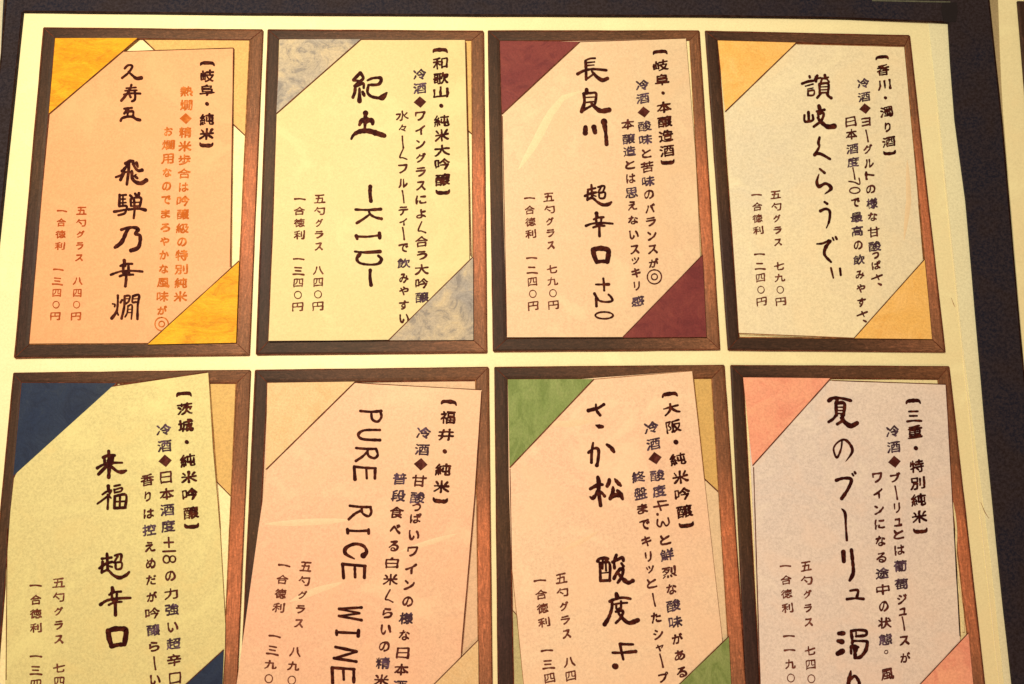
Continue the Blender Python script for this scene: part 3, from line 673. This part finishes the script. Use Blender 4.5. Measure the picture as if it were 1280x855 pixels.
notes(8, [column('【三重・特別純米】', (1141.4, 503), (1150.5, 663), 19.5, 17.5, ys=[503, 520, 540, 560, 583, 604, 624.7, 646, 663])],
      [column('冷酒◆ブーリュとは葡萄ジュースが', (1115.9, 539), (1131.5, 822), 17.5, 16, ys=[539, 558.8, 577.5, 597, 616, 635, 653, 668, 687.5, 707.4, 730, 749, 764.7, 779.5, 801, 822]),
       column('ワインになる途中の状態。_風', (1096.6, 597), (1109, 842.8), 17.5, 16, ys=[597, 617, 637, 655, 676, 697, 716.6, 737, 758, 778.7, 799.4, 815, 828, 842.8])],
      [column('五勺グラス_七四〇円', (1007.5, 707.7), (1015, 866), 14.5, 13), column('一合徳利_一一九〇円', (981.6, 707.4), (989.5, 865), 14.5, 13)])

# ------------------------------------------------------------------ titles, brushed stroke by stroke
def E(cx, cy, rx, ry, n=16): return [(cx+rx*math.sin(k*2*math.pi/n), cy-ry*math.cos(k*2*math.pi/n)) for k in range(n+1)]
def T(k, ox, oy, sc, *chars):
    """each entry is one character: its strokes (points, width, pressure) measured from ox, oy at sc units per photo pixel"""
    for ch in chars:
        I = Ink()
        for st in ch:
            pts, w = st[0], st[1]; ws = st[2] if len(st) > 2 else None
            I.stroke([(ox+x/sc, oy+y/sc) for x, y in pts], w/sc*FAT, ws)
        I.build('title_character', Z_SLIP+.00006, M['ink'], S[k])
FAT = 1.34
T(1, 130, 190, 9.5,
  [([(255,135),(300,110),(345,108)],30), ([(345,110),(350,150),(375,195),(410,222),(450,215)],28,[1,.8,1.3]), ([(385,130),(400,175)],26,[1.2,.8]), ([(300,115),(250,190),(215,225)],28),
   ([(225,225),(240,235),(195,330)],28), ([(140,298),(200,275),(240,240),(330,235)],22,[.9,1,.6]), ([(295,120),(290,230),(270,385)],26),
   ([(330,225),(335,310),(375,355),(440,370),(500,335)],34,[.8,.9,1.2]), ([(380,265),(345,290)],14), ([(365,285),(395,310)],24)],
  [([(185,510),(180,640)],26), ([(185,515),(260,508)],20), ([(185,560),(255,558)],16), ([(185,605),(260,600)],16), ([(180,645),(265,640),(262,690),(240,730),(170,750)],22),
   ([(120,708),(200,695),(300,675)],26,[1.2,.8,.7]), ([(225,510),(222,640)],16), ([(310,515),(325,530)],24), ([(370,495),(380,515)],24), ([(415,490),(410,510)],28),
   ([(315,560),(320,640)],22), ([(315,560),(375,540),(440,550),(425,640)],22), ([(325,600),(430,595)],14), ([(320,642),(430,640)],16), ([(355,545),(362,680),(352,785)],22), ([(290,685),(400,670),(490,688)],26,[.8,.9,1.3])])
T(1, 130, 75, 9.5,
  [([(245,100),(285,62),(335,68),(320,110),(280,160),(215,212)],22), ([(290,140),(340,185),(385,218),(440,212)],26,[.7,1.1,1.4])],
  [([(325,295),(300,360),(250,430),(205,482)],24), ([(265,335),(380,325)],16), ([(250,365),(390,358)],16), ([(235,410),(320,395),(430,398)],20), ([(365,375),(370,440),(360,475),(330,490)],22), ([(305,420),(315,440)],22)],
  [([(240,578),(330,568)],22), ([(275,580),(240,635)],20), ([(245,625),(340,608),(345,660)],22), ([(290,590),(275,670)],20), ([(197,722),(215,690),(280,672),(340,675),(380,700),(425,712)],26,[1,.9,1.2])])
T(1, 130, 275, 9.5,
  [([(205,115),(270,95),(350,88),(405,110),(370,165),(428,190),(410,320),(320,362)],30,[.8,1,1,1.2,.9,1,1.2,1.3]), ([(300,95),(270,130),(210,260),(130,325)],34,[.8,1,1.2,.9])],
  [([(240,480),(245,540)],36,[1,.9]), ([(195,545),(250,522),(335,520)],22), ([(225,545),(230,610)],24), ([(290,530),(290,610)],24), ([(80,650),(160,620),(240,602),(380,605),(455,612)],24,[1.1,.8,.8,.8,1]), ([(230,622),(290,622)],36), ([(185,668),(240,650),(345,648)],22), ([(260,610),(262,700),(252,785)],26)])
T(1, 130, 355, 15.55,
  [([(268,225),(265,400),(240,540),(150,665)],38,[1,.8,1,1.4]), ([(250,530),(275,600)],26), ([(165,385),(210,395),(205,440)],26), ([(350,310),(320,360)],34), ([(400,235),(390,450),(340,670)],36), ([(400,235),(500,230),(475,340),(410,385)],30), ([(410,285),(480,285)],16),
   ([(560,235),(680,215),(655,400),(648,680)],38), ([(560,235),(550,350),(620,348)],28), ([(560,290),(660,285)],16), ([(465,430),(450,560),(408,640)],26), ([(465,430),(545,415),(530,680)],28), ([(460,490),(535,490)],14), ([(455,555),(530,555)],18)])
T(2, 430, 80, 8.55,
  [([(172,95),(100,170)],26), ([(175,95),(205,150),(160,195),(115,235)],26), ([(100,175),(160,180)],22), ([(120,240),(150,230),(205,205),(210,255)],22), ([(120,240),(115,300),(95,355)],26), ([(165,260),(165,395)],28,[.7,1.3]), ([(200,300),(215,335)],28),
   ([(250,175),(310,150),(395,152),(370,215),(265,222)],24,[.7,.8,1.2,1.1,.8]), ([(262,225),(250,300),(290,345),(360,362)],24), ([(360,362),(410,355),(458,305)],38,[.5,1.4,.4])],
  [([(230,525),(225,620),(222,700)],30,[1.3,1,.7]), ([(165,650),(190,605),(240,600),(300,605),(305,640)],34,[.7,1.2,1.5,1.2,.8]), ([(78,800),(105,755),(170,720),(260,715),(350,740),(430,765)],38,[.5,.8,1,1.1,1.3,1])])
T(2, 430, 225, 6.1,
  [([(200,50),(198,100),(205,160)],22,[1.2,.9,1.1])],
  [([(88,225),(180,228),(280,222)],16,[.9,.8,1.4]), ([(190,235),(200,262),(240,285),(285,295)],15,[1,.9,1.3]), ([(200,258),(150,295),(97,328)],16,[.8,.9,1.1])],
  [([(95,430),(180,432),(275,420)],14), ([(93,425),(100,448)],20), ([(270,405),(272,440)],20)],
  [([(82,545),(160,552),(275,545)],17,[.7,.9,1.4]), ([(120,565),(98,600),(120,632),(190,645),(260,638),(285,605),(262,578)],16,[1.4,1.2,1,.8,1,1.4,1.0])],
  [([(200,688),(198,740),(206,800)],20,[1.1,.9,1.1])])
T(3, 715, 65, 7.125,
  [([(120,80),(125,160),(125,245)],20), ([(120,75),(160,58),(205,55)],14), ([(130,95),(200,88)],11), ([(130,120),(195,115)],11), ([(50,195),(110,165),(190,152),(305,162)],18,[1.1,.9,1]), ([(125,245),(200,190)],14), ([(175,170),(220,220),(270,250),(315,235)],24,[.6,1.0,1.2,1.2])],
  [([(130,335),(130,365)],28), ([(100,370),(165,365),(215,370),(205,460)],18), ([(105,370),(110,450),(85,530)],22,[1,1,1.2]), ([(115,405),(205,400)],10), ([(115,450),(205,440)],12), ([(85,525),(170,480)],24,[1,.6]), ([(175,460),(215,500),(260,525),(330,515)],28,[.7,1,1.2,1.2])],
  [([(120,670),(118,720)],32,[.9,1.1]), ([(195,670),(205,715)],34), ([(285,620),(300,720),(308,820)],26,[1.6,.9,1.2])])
T(3, 720, 225, 7.43,
  [([(143,45),(150,170)],18), ([(110,90),(180,75)],16), ([(82,148),(135,125),(185,115)],18), ([(110,105),(105,185)],18), ([(150,140),(185,150)],12), ([(105,185),(150,165),(200,205),(250,230),(300,225),(328,205)],20,[.8,.9,1,1.3,1.2,.8]), ([(205,65),(265,55),(250,110)],15), ([(230,70),(205,115)],14), ([(215,120),(218,165),(262,165),(268,115),(215,120)],15)],
  [([(190,310),(195,345)],26), ([(165,365),(200,350),(255,345)],16), ([(185,355),(190,400)],18), ([(235,350),(232,400)],18), ([(92,425),(150,405),(240,398),(340,405)],18,[1.2,.8,1,.9]), ([(195,412),(235,412)],22), ([(160,440),(210,425),(265,425)],16), ([(215,410),(218,520)],20)],
  [([(158,650),(168,700),(192,762)],34), ([(158,648),(220,634),(290,645),(303,670),(290,758)],36), ([(190,762),(240,755),(290,758)],26)])
T(3, 730, 340, 12.22,
  [([(180,190),(270,190),(378,188)],30,[.8,.8,1.2]), ([(295,100),(305,190),(308,280)],28)],
  [([(160,330),(200,400),(240,440),(340,458),(430,440),(415,385),(375,345)],28,[1.3,1.2,.9,.9,1,1,.9]), ([(185,395),(190,520)],34,[1,1.1])],
  [(E(308,662,135,52),22)])
T(4, 990, 85, 9.5,
  [([(208,98),(212,112)],26), ([(120,185),(190,160),(260,150)],24), ([(160,215),(250,190)],15), ([(185,250),(250,236)],12), ([(190,272),(190,325)],20), ([(190,275),(260,265),(255,320),(190,325)],18), ([(285,110),(300,90)],30), ([(270,130),(340,115)],18), ([(300,95),(285,160)],22), ([(390,85),(395,120)],28), ([(350,130),(430,110)],18), ([(400,110),(440,165)],20), ([(360,120),(340,175)],18),
   ([(325,190),(330,300)],24), ([(325,190),(430,185),(425,300)],24), ([(330,225),(425,220)],12), ([(330,260),(425,255)],12), ([(330,295),(425,290)],16), ([(340,305),(300,352)],24), ([(410,300),(435,335),(465,355)],26,[.8,1,1])],
  [([(195,525),(200,620)],28), ([(148,560),(155,635),(245,620),(245,560)],24), ([(320,450),(330,490),(335,540)],32), ([(295,515),(385,495)],24), ([(310,530),(315,580)],22), ([(310,545),(375,535),(350,620),(260,695)],26), ([(305,590),(345,640),(420,695),(500,690)],34,[.7,1,1.2,1.3])])
T(4, 1000, 165, 9.5,
  [([(232,65),(218,130),(228,175),(175,270)],24,[1,1.2,.9,1.2]), ([(175,268),(240,258),(355,320)],24,[1,1.1,1])],
  [([(235,438),(292,485)],20,[1,1.2]), ([(225,500),(200,590),(225,645),(300,612),(355,640),(365,680),(295,735)],26,[.4,1.1,1.4,1,1.2,1.4,.3])])
T(4, 1005, 245, 7.77,
  [([(200,58),(225,75)],20), ([(160,145),(210,125),(250,150),(245,240),(218,310)],20,[1.2,1,1.1,1,.4])],
  [([(125,465),(180,460),(240,432)],14,[1,1.2,1.4]), ([(255,438),(210,500),(200,570),(262,640)],22,[1,1.2,1,.9]), ([(278,405),(288,428)],14), ([(308,398),(318,418)],18)],
  [([(262,700),(285,795)],16,[1.1,.8]), ([(350,705),(357,768)],18)])
T(5, 110, 555, 9.5,
  [([(245,85),(250,200)],30), ([(180,160),(240,135),(315,135)],28), ([(195,180),(200,240)],28), ([(290,150),(285,230)],32), ([(110,285),(170,250),(250,225),(405,222)],24,[1.2,1,1.2,.8]), ([(250,200),(250,300),(245,395)],36,[1.3,1,.9]), ([(220,260),(125,358)],32), ([(265,255),(340,320),(400,332),(452,315)],30,[.9,1,1.3,.8])],
  [([(240,500),(245,560)],34), ([(170,600),(230,560),(275,550)],20), ([(275,560),(230,620),(110,710)],20,[1,1,.9]), ([(232,600),(238,640),(232,770)],22), ([(255,620),(270,640)],20), ([(310,500),(380,485)],20), ([(310,545),(400,520),(390,560),(320,575)],17), ([(310,540),(315,580)],17), ([(318,620),(312,760)],26), ([(318,620),(450,605),(440,755)],26), ([(312,762),(445,755)],28), ([(380,620),(375,755)],20), ([(325,685),(440,680)],18)])
T(5, 110, 685, 6.333,
  [([(150,45),(155,165)],18), ([(110,85),(185,75)],16), ([(90,160),(140,125),(190,110)],18), ([(115,110),(108,195)],18), ([(155,140),(190,150)],12), ([(108,195),(155,175),(200,215),(250,235),(300,215),(325,190)],18,[.8,.9,1,1.3,1.1,.8]), ([(212,60),(262,50),(258,105)],15), ([(235,65),(205,115)],13), ([(218,115),(222,165),(262,160),(265,115),(218,115)],14)],
  [([(192,315),(198,350)],24), ([(168,370),(205,350),(260,345)],15), ([(185,355),(192,405)],18), ([(228,355),(226,400)],16), ([(98,448),(150,415),(230,400),(335,395)],18,[1.1,.9,1,.9]), ([(195,412),(225,412)],20), ([(165,450),(210,430),(265,425)],15), ([(215,410),(217,530)],20)],
  [([(160,660),(168,720),(187,775)],32), ([(160,656),(215,640),(290,642),(302,665),(288,762)],32), ([(187,778),(240,766),(288,764)],26)])
T(6, 430, 500, 4.75,
  [([(97,65),(160,70),(220,65)],12,[1,.9,1.3]), ([(215,68),(222,100),(200,128),(168,115),(162,75)],12)],
  [([(213,178),(120,180),(85,205),(110,232),(213,238)],12,[1,1,1.3,1,1.2])],
  [([(72,285),(130,290),(190,290)],12), ([(190,290),(200,325),(180,345),(145,330),(140,295)],12), ([(140,305),(110,335),(70,362)],12)],
  [([(60,395),(120,402),(188,405)],12), ([(60,395),(65,470)],15,[.9,1.1]), ([(132,405),(135,465)],12), ([(185,405),(183,465)],13)],
  [([(35,628),(100,635),(158,635)],12), ([(155,635),(162,665),(145,690),(110,672),(105,640)],12), ([(105,655),(65,675),(28,708)],12)],
  [([(20,775),(85,778),(148,775)],12), ([(20,768),(22,790)],13), ([(146,768),(146,792)],14)])
T(6, 405, 650, 4.17,
  [([(205,185),(222,165),(205,135),(160,125),(115,145),(112,175),(158,202)],12,[1.8,1.2,1,1.1,1.3,1.2,.5])],
  [([(97,230),(215,240)],12), ([(97,232),(102,302)],13), ([(160,240),(162,298)],11), ([(212,240),(210,300)],13)],
  [([(195,456),(78,463)],11), ([(78,465),(185,485)],9), ([(185,487),(78,500)],9), ([(78,500),(195,522)],11)],
  [([(65,585),(180,590)],11), ([(65,577),(66,598)],12), ([(180,575),(178,605)],13)],
  [([(60,662),(170,685)],11,[1.2,1]), ([(170,687),(55,720)],10), ([(52,720),(168,738)],13)],
  [([(42,770),(158,778)],12), ([(42,772),(45,850)],13), ([(100,775),(103,832)],11), ([(155,778),(155,845)],13)])
T(7, 725, 495, 8.55,
  [([(90,155),(150,140),(200,125),(255,90)],30,[1.1,1,.8,.8]), ([(170,90),(175,150),(215,205)],24,[.8,1,1]), ([(170,312),(205,325),(240,328)],30,[.4,1.2,.9])],
  [([(140,500),(125,600),(122,710)],24,[.8,1,1.1]), ([(90,605),(140,565),(185,560),(200,600),(190,700),(180,740)],26,[.9,.7,1,1.1,1,1.2]), ([(288,520),(330,550),(362,595)],30,[.8,1.1,1])])
T(7, 725, 590, 17.1,
  [([(380,110),(400,220),(400,420),(440,715)],58,[1,1.3,1.1,1.1]), ([(220,360),(290,320),(400,270),(480,270)],58,[.9,1,1.2,.8]), ([(390,380),(340,480),(270,560),(215,530)],55,[1,1,1.3,.5]), ([(430,420),(480,460),(525,515)],50), ([(625,165),(620,220),(580,300)],58,[.9,1.1,1]), ([(745,150),(800,220),(870,290)],60,[.6,1.3,.8]), ([(705,325),(700,430),(645,570)],60,[.7,1.1,1.0]), ([(645,560),(740,500),(850,490)],72,[.8,1,1]), ([(800,400),(860,470),(910,575)],65,[.9,1.3,.8])])
T(7, 740, 685, 8.543,
  [([(60,140),(80,115),(130,108),(170,115)],28), ([(85,160),(88,260),(90,350)],24), ([(85,165),(185,160),(188,350)],24), ([(115,130),(112,220)],18), ([(145,130),(150,240)],18), ([(85,270),(180,260)],12), ([(90,350),(190,345)],26), ([(260,75),(235,140)],26), ([(220,150),(290,115),(325,100),(335,135)],26), ([(235,150),(240,215)],26), ([(315,165),(335,195)],26),
   ([(300,225),(260,275),(235,325)],28), ([(290,230),(330,225),(320,300),(275,370)],26), ([(280,270),(330,330),(385,370),(435,350)],32,[.7,1,1.2,1])],
  [([(260,490),(270,525)],34), ([(190,570),(250,545),(330,530),(410,542)],24,[1.2,.9,1]), ([(215,590),(210,650),(180,740),(135,815)],28,[1,.9,1,1.3]), ([(240,600),(300,590),(375,585)],18), ([(260,600),(262,650),(310,640)],18), ([(310,570),(310,640)],20), ([(255,680),(330,670),(310,740),(255,800)],24), ([(285,700),(340,765),(400,800),(490,770)],32,[.7,1,1.2,1.2])])
T(7, 750, 785, 14.25,
  [([(590,292),(470,290),(355,285)],42), ([(355,285),(385,430),(415,560)],40,[1,1,.9]), ([(225,440),(380,440),(635,418)],42,[.8,.9,1.2])],
  [([(262,680),(276,684)],90)])
T(8, 1025, 485, 8.55,
  [([(95,135),(140,108),(230,110),(330,135)],30,[1.2,1,.8,.9]), ([(185,125),(170,160)],26), ([(170,160),(175,290)],28), ([(170,165),(260,165),(250,290)],30), ([(180,205),(250,205)],13), ([(180,240),(250,240)],13), ([(178,272),(250,272)],13), ([(175,285),(140,330),(92,362)],24), ([(235,290),(245,340),(185,385)],26), ([(225,320),(270,370),(330,405),(395,375)],36,[.7,1,1.2,1])],
  [([(235,565),(225,650),(180,745),(145,650),(190,580),(260,552),(320,600),(345,680),(275,785)],17,[.9,1,1.2,.9,.9,1.2,1.4,1.5,.3])])
T(8, 1030, 580, 7.77,
  [([(120,158),(190,138),(265,150),(235,240),(172,335)],24,[1.2,.9,1.2,1,1.1]), ([(275,95),(285,112)],16), ([(298,78),(305,90)],18)],
  [([(172,435),(205,480),(212,600),(222,740)],20,[.5,1.3,.8,1.1])])
T(8, 1035, 680, 9.5,
  [([(182,95),(188,205)],42,[1,.9]), ([(278,70),(292,200),(300,340),(258,432)],34,[1,.9,1,.9])],
  [([(265,555),(355,550),(340,640)],26), ([(225,655),(320,645),(420,652)],24,[1.1,.8,1.2])])
T(8, 1035, 780, 11.4,
  [([(155,135),(220,132)],50), ([(145,242),(200,253)],52), ([(140,422),(205,388)],56), ([(330,100),(340,200),(350,260)],34), ([(330,100),(430,85),(540,100),(535,160),(400,175)],34), ([(400,110),(400,170)],18), ([(345,180),(345,270)],32), ([(345,240),(430,242),(535,245),(560,270),(535,380),(460,470),(385,480)],30,[1,.7,1,1.3,1.3,1.3,1.1]), ([(330,320),(370,308),(430,330)],32), ([(325,330),(330,420)],30), ([(370,330),(385,420),(385,480)],40), ([(420,330),(400,390)],30)],
  [([(325,670),(310,760),(290,860),(305,930)],46,[.4,1,1,.6]), ([(330,790),(380,740),(430,800),(445,870),(400,1020)],34,[.7,1,1.2,1.2,.8])])
